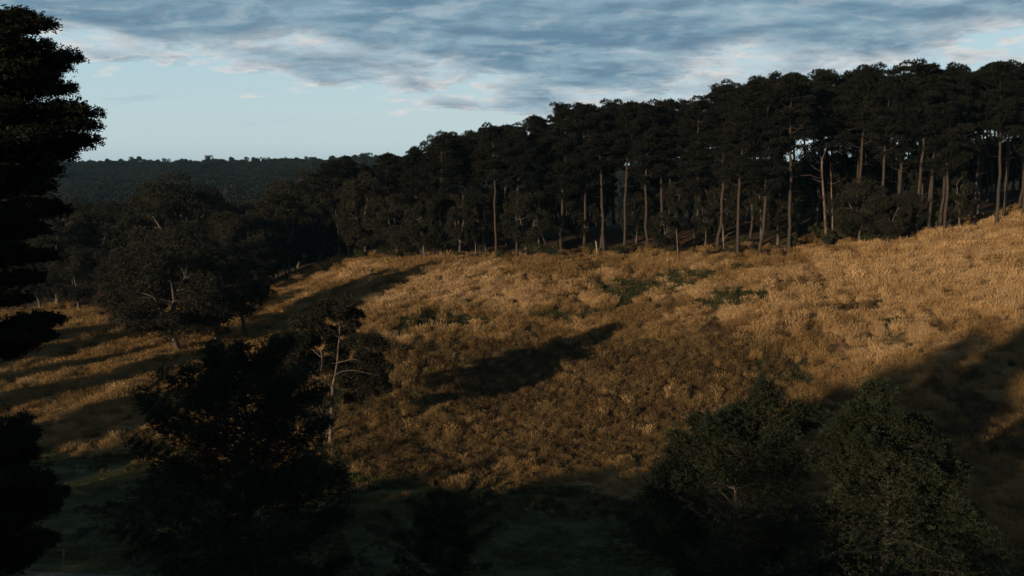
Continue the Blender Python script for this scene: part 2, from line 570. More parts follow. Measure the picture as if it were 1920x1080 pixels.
# ------------------------------------------------------------------ terrain sheets
def build_terrain():
    fr = np.radians(np.linspace(-36, 36, 340))
    rest = np.radians(np.linspace(36, 324, 62))[1:-1]
    ang = np.concatenate([fr, rest])
    rad = np.concatenate([np.geomspace(2, 55, 18)[:-1], np.arange(55, 205, 0.8), np.geomspace(205, 4200, 95)])
    A, R = np.meshgrid(ang, rad)
    X = R * np.sin(A); Y = R * np.cos(A)
    Z = height(X, Y)
    V = np.stack([X, Y, Z], -1).reshape(-1, 3)
    V = np.vstack([V, [0, 0, gz(0, 0)]])
    na, nr = len(ang), len(rad)
    i = np.arange(nr - 1)[:, None] * na; j = np.arange(na)[None]; j2 = (j + 1) % na
    F = np.stack([i + j, i + j2, i + na + j2, i + na + j], -1).reshape(-1, 4)[:, ::-1]
    fan = np.stack([np.full(na, len(V) - 1), (np.arange(na) + 1) % na, np.arange(na)], -1)
    cx = X.ravel()[F].mean(1); cy = Y.ravel()[F].mean(1)
    zn = zone(cx, cy)
    for k, (nm, kind) in enumerate((('lawn', 'lawn'), ('hillside', 'hill'), ('forest_floor', 'forest'), ('far_hills', 'far'))):
        f = F[zn == k]
        fs = [f]
        used = np.unique(f)
        if k == 0:
            fs.append(fan); used = np.unique(np.concatenate([used, fan.ravel()]))
        remap = np.zeros(len(V), int); remap[used] = np.arange(len(used))
        v = V[used]
        me = mesh_from(nm, v, [remap[q] for q in fs], ground_mat(nm, kind), True)
        if kind == 'hill':
            ca = me.color_attributes.new('patch', 'FLOAT_COLOR', 'POINT')
            c = np.zeros((len(v), 4), np.float32); c[:, 3] = 1
            c[:, 0] = brown_f(v[:, 0], v[:, 1]); c[:, 1] = green_f(v[:, 0], v[:, 1])
            ca.data.foreach_set('color', c.ravel())
        obj(nm, me, kind='structure')


build_terrain()


# ------------------------------------------------------------------ scatter (geometry nodes, only for uncountable growth)
def scatter(name, pts, scl, sources, label, cat):
    """one object: points carrying a random pick of the source tufts"""
    me = bpy.data.meshes.new(name)
    me.vertices.add(len(pts))
    me.vertices.foreach_set('co', np.asarray(pts, np.float32).ravel())
    a = me.attributes.new('tuft_scale', 'FLOAT_VECTOR', 'POINT')
    a.data.foreach_set('vector', np.asarray(scl, np.float32).ravel())
    r = me.attributes.new('tuft_turn', 'FLOAT_VECTOR', 'POINT')
    rot = np.zeros((len(pts), 3), np.float32)
    rot[:, 2] = RNG.random(len(pts)) * 6.283
    rot[:, 0] = RNG.normal(0, .08, len(pts)); rot[:, 1] = RNG.normal(0, .08, len(pts))
    r.data.foreach_set('vector', rot.ravel())
    me.update()
    o = obj(name, me, kind='stuff', label=label, category=cat)
    src = bpy.data.collections.new(name + '_source')
    for s in sources:
        src.objects.link(bpy.data.objects.new(name + '_tuft', s))
    ng = bpy.data.node_groups.new(name + '_scatter', 'GeometryNodeTree')
    ng.interface.new_socket('Geometry', in_out='INPUT', socket_type='NodeSocketGeometry')
    ng.interface.new_socket('Geometry', in_out='OUTPUT', socket_type='NodeSocketGeometry')
    gi = ng.nodes.new('NodeGroupInput'); go = ng.nodes.new('NodeGroupOutput')
    ci = ng.nodes.new('GeometryNodeCollectionInfo')
    ci.inputs['Collection'].default_value = src
    ci.inputs['Separate Children'].default_value = True
    ci.inputs['Reset Children'].default_value = True
    iop = ng.nodes.new('GeometryNodeInstanceOnPoints')
    iop.inputs['Pick Instance'].default_value = True
    rv = ng.nodes.new('FunctionNodeRandomValue'); rv.data_type = 'INT'
    for s in rv.inputs:
        if s.enabled and s.name == 'Min': s.default_value = 0
        if s.enabled and s.name == 'Max': s.default_value = len(sources) - 1
    n1 = ng.nodes.new('GeometryNodeInputNamedAttribute'); n1.data_type = 'FLOAT_VECTOR'; n1.inputs[0].default_value = 'tuft_scale'
    n2 = ng.nodes.new('GeometryNodeInputNamedAttribute'); n2.data_type = 'FLOAT_VECTOR'; n2.inputs[0].default_value = 'tuft_turn'
    L = ng.links.new
    L(gi.outputs[0], iop.inputs['Points']); L(ci.outputs[0], iop.inputs['Instance'])
    L([s for s in rv.outputs if s.enabled][0], iop.inputs['Instance Index'])
    L(n1.outputs[0], iop.inputs['Scale']); L(n2.outputs[0], iop.inputs['Rotation'])
    L(iop.outputs[0], go.inputs[0])
    mod = o.modifiers.new('scatter', 'NODES'); mod.node_group = ng
    return o


def grass_tuft(seed, mat, n=26, h=0.8, r=0.28, w=0.022, lean=0.35):
    g = np.random.default_rng(seed); G = Geo()
    a = g.random(n) * 6.283; rr = r * np.sqrt(g.random(n))
    c = np.stack([rr * np.cos(a), rr * np.sin(a), np.full(n, -0.05)], -1)
    hh = h * (0.55 + 0.45 * g.random(n))
    out = np.stack([np.cos(a), np.sin(a), np.zeros(n)], -1) * (rr / r * lean * hh)[:, None] + g.normal(0, .10 * h, (n, 3)) * [1, 1, 0] + [0.10 * h, 0.06 * h, 0]
    ax = out + np.stack([np.zeros(n), np.zeros(n), hh], -1)
    b = unit(np.stack([-np.sin(a + g.normal(0, 1, n)), np.cos(a), np.zeros(n)], -1)) * w
    # the blade plus a fuller seed head near its tip
    G.blades(c, ax, b)
    k = n // 2
    G.kites((c + ax * 0.7)[:k], ax[:k] * 0.36, b[:k] * 1.9)
    return G.mesh('tuft', mat)


def weed_tuft(seed, mat, stems=9, h=0.9, r=0.4, leaf=0.09):
    g = np.random.default_rng(seed); G = Geo()
    for i in range(stems):
        a = g.random() * 6.283; rr = r * math.sqrt(g.random())
        p0 = np.array((rr * math.cos(a), rr * math.sin(a), 0)); hh = h * (.6 + .4 * g.random())
        p1 = p0 + [g.normal(0, .12), g.normal(0, .12), hh]
        m = 9
        t = g.random(m)[:, None] * 0.85 + 0.15
        c = p0 + (p1 - p0) * t + g.normal(0, .05, (m, 3))
        ax = unit(g.normal(0, 1, (m, 3)) + [0, 0, .5]) * leaf * (0.7 + g.random((m, 1)))
        b = unit(np.cross(ax, g.normal(0, 1, (m, 3)))) * leaf * 0.4
        G.kites(c, ax, b)
        G.blades(p0[None], (p1 - p0)[None], np.array([[0.012, 0, 0]]))
    return G.mesh('weed', mat)


def hill_points(n, x0, x1, y0, y1, g):
    x = x0 + (x1 - x0) * g.random(n); y = y0 + (y1 - y0) * g.random(n)
    return x, y


def build_grass():
    g = np.random.default_rng(5)
    n = 170000
    x, y = hill_points(n, -90, 105, 60, 225, g)
    zn = zone(x, y)
    inview = np.abs(x) < 0.56 * y + 4
    br = brown_f(x, y); gr = green_f(x, y)
    cl = fbm(x / 1.1, y / 1.1, 91, 3)
    keep = (zn == 1) & inview
    r = g.random(n)
    dry = keep & (r > br * 0.93) & (r > gr * 0.96) & (cl > 0.40)
    bw = keep & (g.random(n) < br * 1.0) & ~dry
    gw = keep & (g.random(n) < gr * 1.0) & ~dry & ~bw
    pa = dry & (g.random(n) < pale_f(x, y) * np.interp(y, [88, 114], [.03, 1])) & (g.random(n) > .12)
    dry = dry & ~pa
    # stray weeds and grass over the forest edge
    edge = inview & (zn == 2) & (y < forest_edge(x) + 6) & (g.random(n) < 0.22)
    dry = dry | (edge & (g.random(n) < .6))
    low = np.interp(y, [78, 100, 135], [.72, .85, 1.05])
    for msk, nm, src, lab, cat, s0 in (
        (dry, 'dry_grass', [grass_tuft(s, M['dry_grass'], 76 + 8 * (s % 3), 0.72 + .10 * (s % 4), .30, .0125, .38) for s in range(6)],
         'long dry golden brown grass covering the sunlit hillside', 'grass', 1.0),
        (pa, 'pale_grass', [grass_tuft(40 + s, M['pale_grass'], 90, 0.85 + .1 * s, .34, .0115, .42) for s in range(4)],
         'paler taller straw-coloured grass in the brightest patches of the hillside', 'grass', 1.0),
        (bw, 'brown_weeds', [weed_tuft(s, M['brown_weed']) for s in range(4)],
         'dark brown seeding weeds in patches on the grassy slope', 'weeds', 0.9),
        (gw, 'green_weeds', [weed_tuft(s + 9, M['green_weed'], 12, 0.55, 0.5, 0.11) for s in range(4)],
         'low green weeds in patches among the dry grass', 'weeds', 0.9)):
        xx = x[msk]; yy = y[msk]
        s = s0 * low[msk] * (0.30 + 1.35 * cl[msk]) * (0.8 + 0.4 * g.random(len(xx)))
        big = (0.85 + 0.5 * (fbm(xx / 6, yy / 6, 15) - .5) * 2)
        sc = np.stack([s * 1.15, s * 1.15, s * big], -1)
        scatter(nm, np.stack([xx, yy, height(xx, yy)], -1), sc, src, lab, cat)
    # ragged margin: weeds straying on to the turf
    n = 9000
    x = g.uniform(-55, 50, n); y = lawn_edge(x) - np.abs(g.normal(0, 2.6, n))
    k = (zone(x, y) == 0) & (np.abs(x) < .56 * y + 3) & (fbm(x / 2.5, y / 2.5, 13) > .46)
    x = x[k]; y = y[k]; sc_ = g.uniform(.25, .7, len(x))
    scatter('turf_weeds', np.stack([x, y, height(x, y)], -1), np.stack([sc_] * 3, -1),
            [weed_tuft(30, M['green_weed'], 10, .5, .5, .10), grass_tuft(33, M['dry_grass'], 50, .7, .3, .013, .4), weed_tuft(31, M['green_weed'], 12, .4, .5, .12)],
            'low weeds and stray tufts along the ragged upper edge of the short turf', 'weeds')
    # mown lawn blades
    n = 110000
    x, y = hill_points(n, -60, 60, 58, 96, g)
    k = (zone(x, y) == 0) & (np.abs(x) < 0.56 * y + 3)
    cl = .55 * fbm(x / 7, y / 2.6, 41, 4) + .45 * fbm(x / 1.6, y / 1.2, 43, 3)
    k &= cl > 0.42
    x = x[k]; y = y[k]
    s = (0.2 + 1.5 * np.clip(cl[k] - .35, 0, 1) + .9 * np.clip(1 - np.abs(y - lawn_edge(x)) / 2.5, 0, 1)) * (0.6 + 0.8 * g.random(len(x)))
    scatter('lawn_grass', np.stack([x, y, height(x, y)], -1), np.stack([s * 1.6, s * 1.6, s * .8], -1),
            [grass_tuft(70 + s_, M['lawn_blade'], 18, 0.2, 0.3, 0.02, 0.5) for s_ in range(3)],
            'short green grass on the shaded flat ground at the foot of the hill', 'grass')


build_grass()


# ------------------------------------------------------------------ tree meshes
def clump_leaves(G, g, c, rh, rv, n, ln, wd, up=0.25, shell=0.75, hang=0.0):
    """a foliage mass: leaves spread over the shell of a flattened, lumpy ball"""
    d = unit(g.normal(0, 1, (n, 3)))
    d[:, 2] = np.where(d[:, 2] < -0.25, -d[:, 2] * 0.6, d[:, 2])
    d = unit(d)
    rad = shell + (1 - shell) * g.random((n, 1)) ** 0.5
    rad = rad * (1 + 0.22 * np.sin(5 * d[:, :1] + c[0]) * np.sin(4 * d[:, 1:2] + c[1]))
    p = c + d * rad * [rh, rh, rv]
    ax = unit(d * 0.7 + g.normal(0, .55, (n, 3)) + [0, 0, up] - np.array([0, 0, hang])) * ln * (0.6 + 0.8 * g.random((n, 1)))
    b = unit(np.cross(ax, g.normal(0, 1, (n, 3)))) * wd * (0.7 + 0.6 * g.random((n, 1)))
    G.kites(p, ax, b)


def make_pine(seed, H=26.0, base=0.52, spread=4.3, open_=1.0, flat=1.0):
    g = np.random.default_rng(seed); T = Geo(); L = Geo()
    k = 12
    zz = np.linspace(-0.6, H * 0.97, k)
    sway = np.stack([np.cumsum(g.normal(0, .12, k)), np.cumsum(g.normal(0, .12, k)), zz], -1); sway[:2, :2] = 0
    T.tube(sway, np.interp(zz, [-.6, .6, H * .5, H], [.34, .25, .19, .05]), 8, .12, g)
    hb = base * H

    def tp(z):
        return np.array([np.interp(z, zz, sway[:, 0]), np.interp(z, zz, sway[:, 1]), z])
    nl = int(30 * open_)
    for i in range(nl):
        t = (i + g.random()) / nl
        z = hb + (H - hb) * (t ** 0.9) * 0.97
        R = spread * math.sqrt(max(0.02, 1 - t ** 1.7)) * (0.5 + 0.5 * min(1, t * 3 + .25)) * g.uniform(.6, 1.15)
        a = i * 2.399 + g.normal(0, .4)
        end = tp(z) + [R * math.cos(a), R * math.sin(a), R * g.uniform(.05, .75)]
        T.tube(curve(tp(z), end, (0, 0, -.12 * R), 5), np.linspace(.06, .018, 5), 4)
        m = max(1, int(R / 1.15))
        for j in range(m):
            s = 1 - j * 0.30 - g.random() * .08
            c = tp(z) * (1 - s) + end * s + g.normal(0, .25, 3)
            rh = g.uniform(.65, 1.35); rv = rh * g.uniform(.5, .9) * flat
            clump_leaves(L, g, c, rh, rv, 270, .36, .065, .45, .45)
    for j in range(12):
        t = g.random(); z = hb + (H - hb) * t
        r = spread * .45 * g.random() * (1 - .6 * t)
        a = g.random() * 6.28
        clump_leaves(L, g, tp(z) + [r * math.cos(a), r * math.sin(a), 0], g.uniform(.7, 1.2), g.uniform(.5, .9), 190, .36, .07, .4, .4)
    for j in range(5):
        clump_leaves(L, g, tp(H * .98) + g.normal(0, .55, 3), .9, .6, 140, .42, .08, .6, .5)
    for j in range(int(g.integers(4, 11))):          # dead stubs on the bare trunk
        z = g.uniform(.22, .55) * H; a = g.random() * 6.28; r = g.uniform(.5, 1.9)
        T.tube(curve(tp(z), tp(z) + [r * math.cos(a), r * math.sin(a), g.uniform(-.3, .5)], (0, 0, .1), 4), np.linspace(.035, .01, 4), 4)
    return T.mesh('pine_trunk', M['pine_bark'], True), L.mesh('pine_crown', M['pine_leaf'])


def make_gum(seed, H=15.0, W=5.0, base=0.3, n=42, bark='grey_bark', lean=.022, leaf='gum_leaf', dens=500, forks=3):
    g = np.random.default_rng(seed); T = Geo(); L = Geo()
    fz = H * base * g.uniform(.8, 1.2)
    ld = g.normal(0, lean, 2)
    pf = np.array([ld[0] * H, ld[1] * H, fz])
    T.tube(np.vstack([[[-.0, 0, -.5]], curve((0, 0, .1), pf, (g.normal(0, .15), g.normal(0, .15), 0), 6)]), np.linspace(.36, .24, 7) * H / 15, 7, .1, g)
    mains = []
    for i in range(forks):
        a = i * 6.283 / forks + g.normal(0, .4)
        e = pf + [W * .42 * math.cos(a), W * .42 * math.sin(a), (H - fz) * g.uniform(.45, .7)]
        c = curve(pf, e, (g.normal(0, .3), g.normal(0, .3), -.1), 6)
        T.tube(c, np.linspace(.2, .09, 6) * H / 15, 6)
        mains.append(c)
    mains = np.concatenate(mains)
    pts = []
    tries = 0
    while len(pts) < n and tries < 4000:
        tries += 1
        d = unit(g.normal(0, 1, 3)); r = g.uniform(.45, 1) ** .6
        wz = 0.55 if d[2] > 0 else 0.42
        p = pf * [1, 1, 0] + [d[0] * r * W, d[1] * r * W, H * (base * .9 + (1 - base) * .45) + d[2] * r * H * wz * .85]
        if p[2] > H - .7 or p[2] < fz * .45:
            continue
        if all(np.linalg.norm((p - q) * [1, 1, 1.4]) > 1.35 * W / 5 for q in pts):
            pts.append(p)
    for p in pts:
        k = int(np.argmin(np.linalg.norm(mains - p, axis=1) + 0.8 * np.maximum(0, mains[:, 2] - p[2])))
        T.tube(curve(mains[k], p, (g.normal(0, .2), g.normal(0, .2), .15), 5), np.linspace(.07, .02, 5) * H / 15, 4)
        rh = g.uniform(.85, 1.45) * W / 5 * 1.05
        clump_leaves(L, g, p, rh, rh * g.uniform(.6, .85), dens, .27, .066, .0, .66, .35)
        clump_leaves(L, g, p - [0, 0, rh * .5], rh * .75, rh * .7, dens // 4, .34, .06, 0, .4, .9)
    return T.mesh('gum_trunk', M[bark], True), L.mesh('gum_crown', M[leaf])


def bough(T, L, g, p0, p1, width, n, ln, wd, bend=0.0, droop=0.3, t0=0.25, rad=0.09, pairs=5, spray=0.45, vth=0.25, tipfan=0.6):
    """one branch with side sprays of paired leaflets"""
    p0 = np.asarray(p0, float); p1 = np.asarray(p1, float)
    d = unit(p1 - p0); R = np.linalg.norm(p1 - p0)
    lat = unit(np.cross(d, [0, 0, 1.0]) + 1e-6); upv = np.cross(lat, d)
    bz = np.array([0, 0, bend * R])
    T.tube(curve(p0, p1, bz, 7), np.linspace(rad, rad * .2, 7), 5)
    t = t0 + (1 - t0) * g.random((n, 1)) ** 0.8
    base = p0 * (1 - t) + p1 * t + 4 * t * (1 - t) * bz
    s = g.uniform(-1, 1, (n, 1))
    wt = width * np.clip((1.08 - t) / 0.5, 0.12, 1) * np.clip((t - t0 + .18) / .3, .4, 1)
    # sprays bunch into side twigs
    tw = np.round(t * 14) / 14
    base = base * .35 + (p0 * (1 - tw) + p1 * tw + 4 * tw * (1 - tw) * bz) * .65
    off = lat * s * wt + d * np.abs(s) * wt * .55 + upv * g.normal(0, 1, (n, 1)) * vth * width - np.array([0, 0, 1.0]) * droop * (np.abs(s) * wt) ** 1.3
    c = base + off
    sd = unit(lat * np.sign(s) * (0.3 + np.abs(s)) + d * tipfan + g.normal(0, .35, (n, 3)) + np.array([0, 0, .15 - droop * .5]))
    sl = spray * (0.6 + 0.7 * g.random((n, 1)))
    pl = unit(np.cross(sd, g.normal(0, .5, (n, 3)) + [0, 0, 1.0]))
    for k in range(pairs):
        f = (k + .7) / pairs
        q = c + sd * sl * f - np.array([0, 0, .12]) * f * f * sl
        for sg in (-1, 1):
            ax = unit(pl * sg + sd * .75 + g.normal(0, .28, (n, 3))) * ln * (0.7 + .6 * g.random((n, 1))) * (1.1 - .4 * f)
            b = unit(np.cross(ax, np.cross(sd, pl) * sg + g.normal(0, .5, (n, 3)))) * wd
            L.kites(q, ax, b)


def place(name, label, cat, meshes, loc, rz=0.0, sc=1.0, group=None):
    t = thing(name, label, cat, loc, rz, sc, group)
    if 'pine' in label:
        t.rotation_euler = (rp.gauss(0, .022), rp.gauss(0, .022), rz)
    obj('trunk', meshes[0], t)
    obj('crown', meshes[1], t)
    return t


rp = random.Random(4)

# ------------------------------------------------------------------ the pine plantation
PINES = [make_pine(100 + i, 26, b, s, o, f) for i, (b, s, o, f) in enumerate(
    [(.40, 4.2, 1.25, 1), (.34, 4.4, 1.4, 1.1), (.46, 3.9, 1.1, 1), (.54, 4.3, 1.1, 1.1), (.60, 4.4, .95, .9), (.57, 3.9, 1.0, 1.2), (.56, 4.6, 1.0, 1), (.62, 4.8, .95, .9)])]
SKY_U = [560, 640, 700, 735, 760, 785, 830, 890, 960, 1050, 1100, 1140, 1200, 1270, 1350, 1375, 1450, 1520, 1600, 1680, 1725, 1770, 1850, 1920, 2050]
SKY_V = [345, 300, 300, 272, 285, 278, 255, 246, 238, 212, 188, 202, 180, 178, 172, 152, 148, 140, 134, 132, 122, 136, 128, 124, 120]


def pine_height(x, y, z):
    """tall enough to reach the photographed skyline"""
    u, _ = px_of(x, y, 35)
    _, rz = ray(u, float(np.interp(u, SKY_U, SKY_V)))
    return CAMZ + rz * y - z


EDGE_PINES = [
    (1383, 481, 'straightest tall pine at the forest edge, its long bare trunk dark at the base'),
    (1424, 479, 'tall pine with flared foot leaning slightly left, just right of the straightest trunk'),
    (1479, 476, 'tall pine at the grass edge left of the white-branched bare gum'),
    (1649, 455, 'thick bare pine trunk rising behind the broad bushy gum at the right'),
    (1718, 446, 'slim pine trunk seen above the low gums right of the broad bushy gum'),
    (1740, 443, 'pine trunk with a slight right lean above the low gums'),
    (1771, 440, 'dark pine at the forest edge just left of the small leaning gum'),
    (1826, 429, 'straight pine at the forest edge just right of the small leaning gum'),
    (1868, 427, 'thick pine trunk leaning right near the right border, foremost of its pair'),
    (1882, 413, 'pine standing right behind the thick leaning trunk near the right border'),
    (1918, 405, 'rightmost pine of the forest edge, cut by the border of the photo'),
    (1301, 462, 'dark pine set back from the grass between two low scrubby trees'),
    (1214, 467, 'pine with a clean bare trunk set just inside the forest edge above the shrubs'),
    (1171, 469, 'dark pine with shadow streaks on the slope behind it, left of the clean bare trunk'),
    (1132, 475, 'dark pine beside the short pale stump of a sapling'),
    (1095, 472, 'pine with pale lower trunk standing apart at the middle of the forest edge'),
    (1051, 477, 'pine with short dark trunk under low hanging branches left of the pale trunk'),
    (1015, 475, 'pine behind the leaning gum at the middle left of the forest edge'),
    (969, 486, 'thin pine behind the drooping olive gum at the grass edge'),
    (931, 486, 'straight thin pine at the grass edge left of the drooping olive gum'),
    (906, 484, 'dark pine half hidden right of the narrow gum'),
    (831, 484, 'dense dark pine behind the narrow gum at the left end of the tall stand'),
    (727, 480, 'flat-topped pine standing out against the sky left of the main stand'),
    (784, 482, 'small-crowned pine standing out against the sky right of the flat-topped one'),
    (1457, 452, 'pine a little inside the forest between the two boldest trunks'),
    (1681, 450, 'pine trunk just right of the thick bare one behind the bushy gum'),
    (1762, 437, 'slim dark pine immediately left of the dark pine by the small leaning gum'),
]
taken = []
for i, (u, v, lab) in enumerate(EDGE_PINES):
    p = hit(u, v)
    H = pine_height(p[0], p[1], p[2])
    s = max(.6, min(1.25, H / 26.0)) * rp.uniform(.93, 1.02)
    taken.append((p[0], p[1]))
    place('pine_tree', lab, 'pine tree', PINES[i % 5], (p[0], p[1], p[2] - .1), rp.random() * 6.28, (s * 1.08, s * 1.08, s), 'pines along the forest edge')
n_in = 0
for _ in range(9000):
    if n_in >= 160:
        break
    x = rp.uniform(-42, 120); fe = float(forest_edge(x))
    dep = 62 if x > 0 else 50
    y = fe + rp.uniform(4, dep)
    if abs(x) > .56 * y + 6:
        continue
    if any((x - a) ** 2 + (y - b) ** 2 < 3.9 ** 2 for a, b in taken):
        continue
    z = gz(x, y)
    H = pine_height(x, y, z)
    if H < 12:
        continue
    s = max(.55, min(1.2, H / 26.0)) * rp.choice((rp.uniform(.80, .95), rp.uniform(.9, 1.03)))
    taken.append((x, y)); n_in += 1
    place('pine_tree', 'tall dark pine inside the plantation, crowded among others behind the edge trees', 'pine tree',
          PINES[rp.randrange(3, 8)], (x, y, z - .1), rp.random() * 6.28, (s * rp.uniform(.9, 1.3), s * rp.uniform(.9, 1.3), s), 'pines crowded inside the plantation')

# ------------------------------------------------------------------ gums
GUMS = [make_gum(300 + i, 15, w, b, n) for i, (w, b, n) in enumerate([(5, .2, 50), (4.3, .26, 42), (5.6, .16, 58), (3.6, .3, 34), (4.8, .14, 52)])]


def gum_at(u, v, vtop, wpx, lab, k, group=None, name='gum_tree', meshes=None, Wm=None):
    p = hit(u, v)
    H = (v - vtop) / FPX * p[1]
    Wr = wpx / FPX * p[1] / 2
    w0 = [5, 4.3, 5.6, 3.6, 4.8][k]
    sx = Wr / (w0 + .8)
    taken.append((p[0], p[1]))
    return place(name, lab, 'gum tree', meshes or GUMS[k], (p[0], p[1], p[2] - .1), rp.random() * 6.28, (sx, sx, H / 15.4), group)


EDGE_GUMS = [
    (690, 489, 322, 110, 2, 'large olive gum with rounded clumps at the left end of the forest edge'),
    (745, 491, 345, 100, 4, 'bushy dark gum right of the largest one at the left end of the forest edge'),
    (800, 491, 360, 90, 1, 'low dark bushy gum at the grass edge under the small-crowned pine'),
    (862, 489, 357, 62, 3, 'narrow upright olive gum at the grass edge left of the thin straight pine'),
    (985, 486, 348, 105, 0, 'drooping olive gum at the grass edge left of the middle of the forest'),
    (1095, 470, 372, 60, 3, 'small drooping gum in front of the pine with the pale lower trunk'),
    (1245, 482, 392, 60, 1, 'ragged scrubby gum at the grass edge left of the boldest trunks'),
    (1262, 465, 335, 55, 3, 'tall narrow gum behind the ragged scrubby one'),
    (1322, 462, 352, 60, 1, 'mid-height gum between the scrubby gum and the straightest trunk'),
    (1612, 463, 332, 120, 2, 'broad bushy gum with spreading low crown at the right forest edge'),
    (1665, 462, 352, 80, 4, 'low spreading gum beside the broad bushy one on its right'),
    (1700, 452, 350, 70, 0, 'dark low gum filling the gap under the pines right of the spreading pair'),
    (1799, 437, 316, 58, 3, 'small leaning gum with forked trunk near the right forest edge'),
    (600, 500, 352, 80, 0, 'gum at the hill shoulder left of the tall bare pole'),
    (555, 510, 370, 70, 4, 'gum with pale thin trunk at the left tip of the sunlit shoulder'),
    (655, 487, 330, 60, 3, 'thin-trunked gum right of the tall bare pole'),
    (520, 521, 385, 80, 1, 'gum at the very left end of the sunlit shoulder'),
]
for (u, v, vt, wp, k, lab) in EDGE_GUMS:
    gum_at(u, v, vt, wp, lab, k, 'gums along the forest edge')
n_in = 0
for _ in range(4000):
    if n_in >= 75:
        break
    x = rp.uniform(-45, 112); y = float(forest_edge(x)) + rp.uniform(5, 55)
    if abs(x) > .56 * y + 6 or any((x - a) ** 2 + (y - b) ** 2 < 2.6 ** 2 for a, b in taken):
        continue
    taken.append((x, y)); n_in += 1
    s = rp.uniform(.5, 1.0)
    place('gum_tree', 'dark low gum growing under the pines inside the plantation', 'gum tree', GUMS[rp.randrange(5)], (x, y, gz(x, y) - .1),
          rp.random() * 6.28, (s * .9, s * .9, s), 'low gums under the pines')
LEFT_GUMS = [
    (338, 662, 430, 265, 2, 'large spreading gum with rounded clumps beside the striped shadows at left'),
    (264, 640, 500, 120, 0, 'low spreading gum on the left side of the large one'),
    (405, 655, 440, 150, 4, 'dense dark gum right of the large spreading one'),
    (463, 628, 425, 135, 1, 'dark gum on a thin trunk at the right end of the left cluster'),
    (150, 590, 452, 110, 0, 'dark forked gum beside the small sunlit clearing at far left'),
    (75, 585, 440, 110, 4, 'dark gum overhanging the small sunlit clearing from the left'),
    (240, 600, 440, 110, 1, 'gum behind the large spreading one on its left'),
    (20, 560, 420, 100, 2, 'dark gum at the left border behind the nearest conifer'),
    (330, 580, 410, 110, 2, 'tall gum rising behind the large spreading one'),
    (440, 560, 385, 130, 0, 'tall gum behind the dark one on a thin trunk'),
]
for (u, v, vt, wp, k, lab) in LEFT_GUMS:
    gum_at(u, v, vt, wp, lab, k, 'gums at the left of the hill')
n_in = 0
for _ in range(9000):
    if n_in >= 190:
        break
    y = 180 + 270 * rp.random() ** .8
    x = rp.uniform(-.56, 0.02) * y
    if y < float(forest_edge(x)) + 8:
        continue
    if any((x - a) ** 2 + (y - b) ** 2 < 8.0 ** 2 for a, b in taken):
        continue
    u, v = px_of(x, y, gz(x, y) + 14)
    if u > 700 or u < -60:
        continue
    taken.append((x, y)); n_in += 1
    s = rp.uniform(1.05, 1.5)
    place('gum_tree', 'olive rounded gum in the wooded valley between the sunlit hill and the far ridge', 'gum tree', GUMS[rp.randrange(5)],
          (x, y, gz(x, y) - .1), rp.random() * 6.28, (s * 1.15, s * 1.15, s), 'gums in the wooded valley')


# far woods: one mass
def far_crown(seed):
    g = np.random.default_rng(seed); L = Geo()
    for i in range(7):
        c = np.array([g.normal(0, 2.0), g.normal(0, 2.0), g.uniform(5.5, 10)])
        clump_leaves(L, g, c, 2.4, 1.8, 60, 1.3, .42, .2, .7)
    L.tube([(0, 0, -1), (.2, .1, 7)], [.3, .15], 4)
    return L.mesh('far_crown', M['far_leaf'])


def build_far_woods():
    g = np.random.default_rng(8)
    n = 42000
    y = 430 + 1000 * g.random(n); x = g.uniform(-.62, .62, n) * y
    k = g.random(n) < np.clip(y / 1000, .4, 1)
    x = x[k]; y = y[k]
    # a bare dark hollow before the ridge
    s = g.uniform(.75, 1.35, len(x)) * (0.85 + .5 * fbm(x / 80, y / 80, 5))
    s = s * np.interp(y, [430, 700, 1100], [1.0, .8, .55])
    tall = g.random(len(x)) < .04
    sz = s * np.where(tall, 1.6, 1.0)
    scatter('distant_forest', np.stack([x, y, height(x, y)], -1), np.stack([s, s, sz], -1), [far_crown(i) for i in range(5)],
            'far-off wooded ridge and valley of dark treetops on the horizon', 'forest')


build_far_woods()


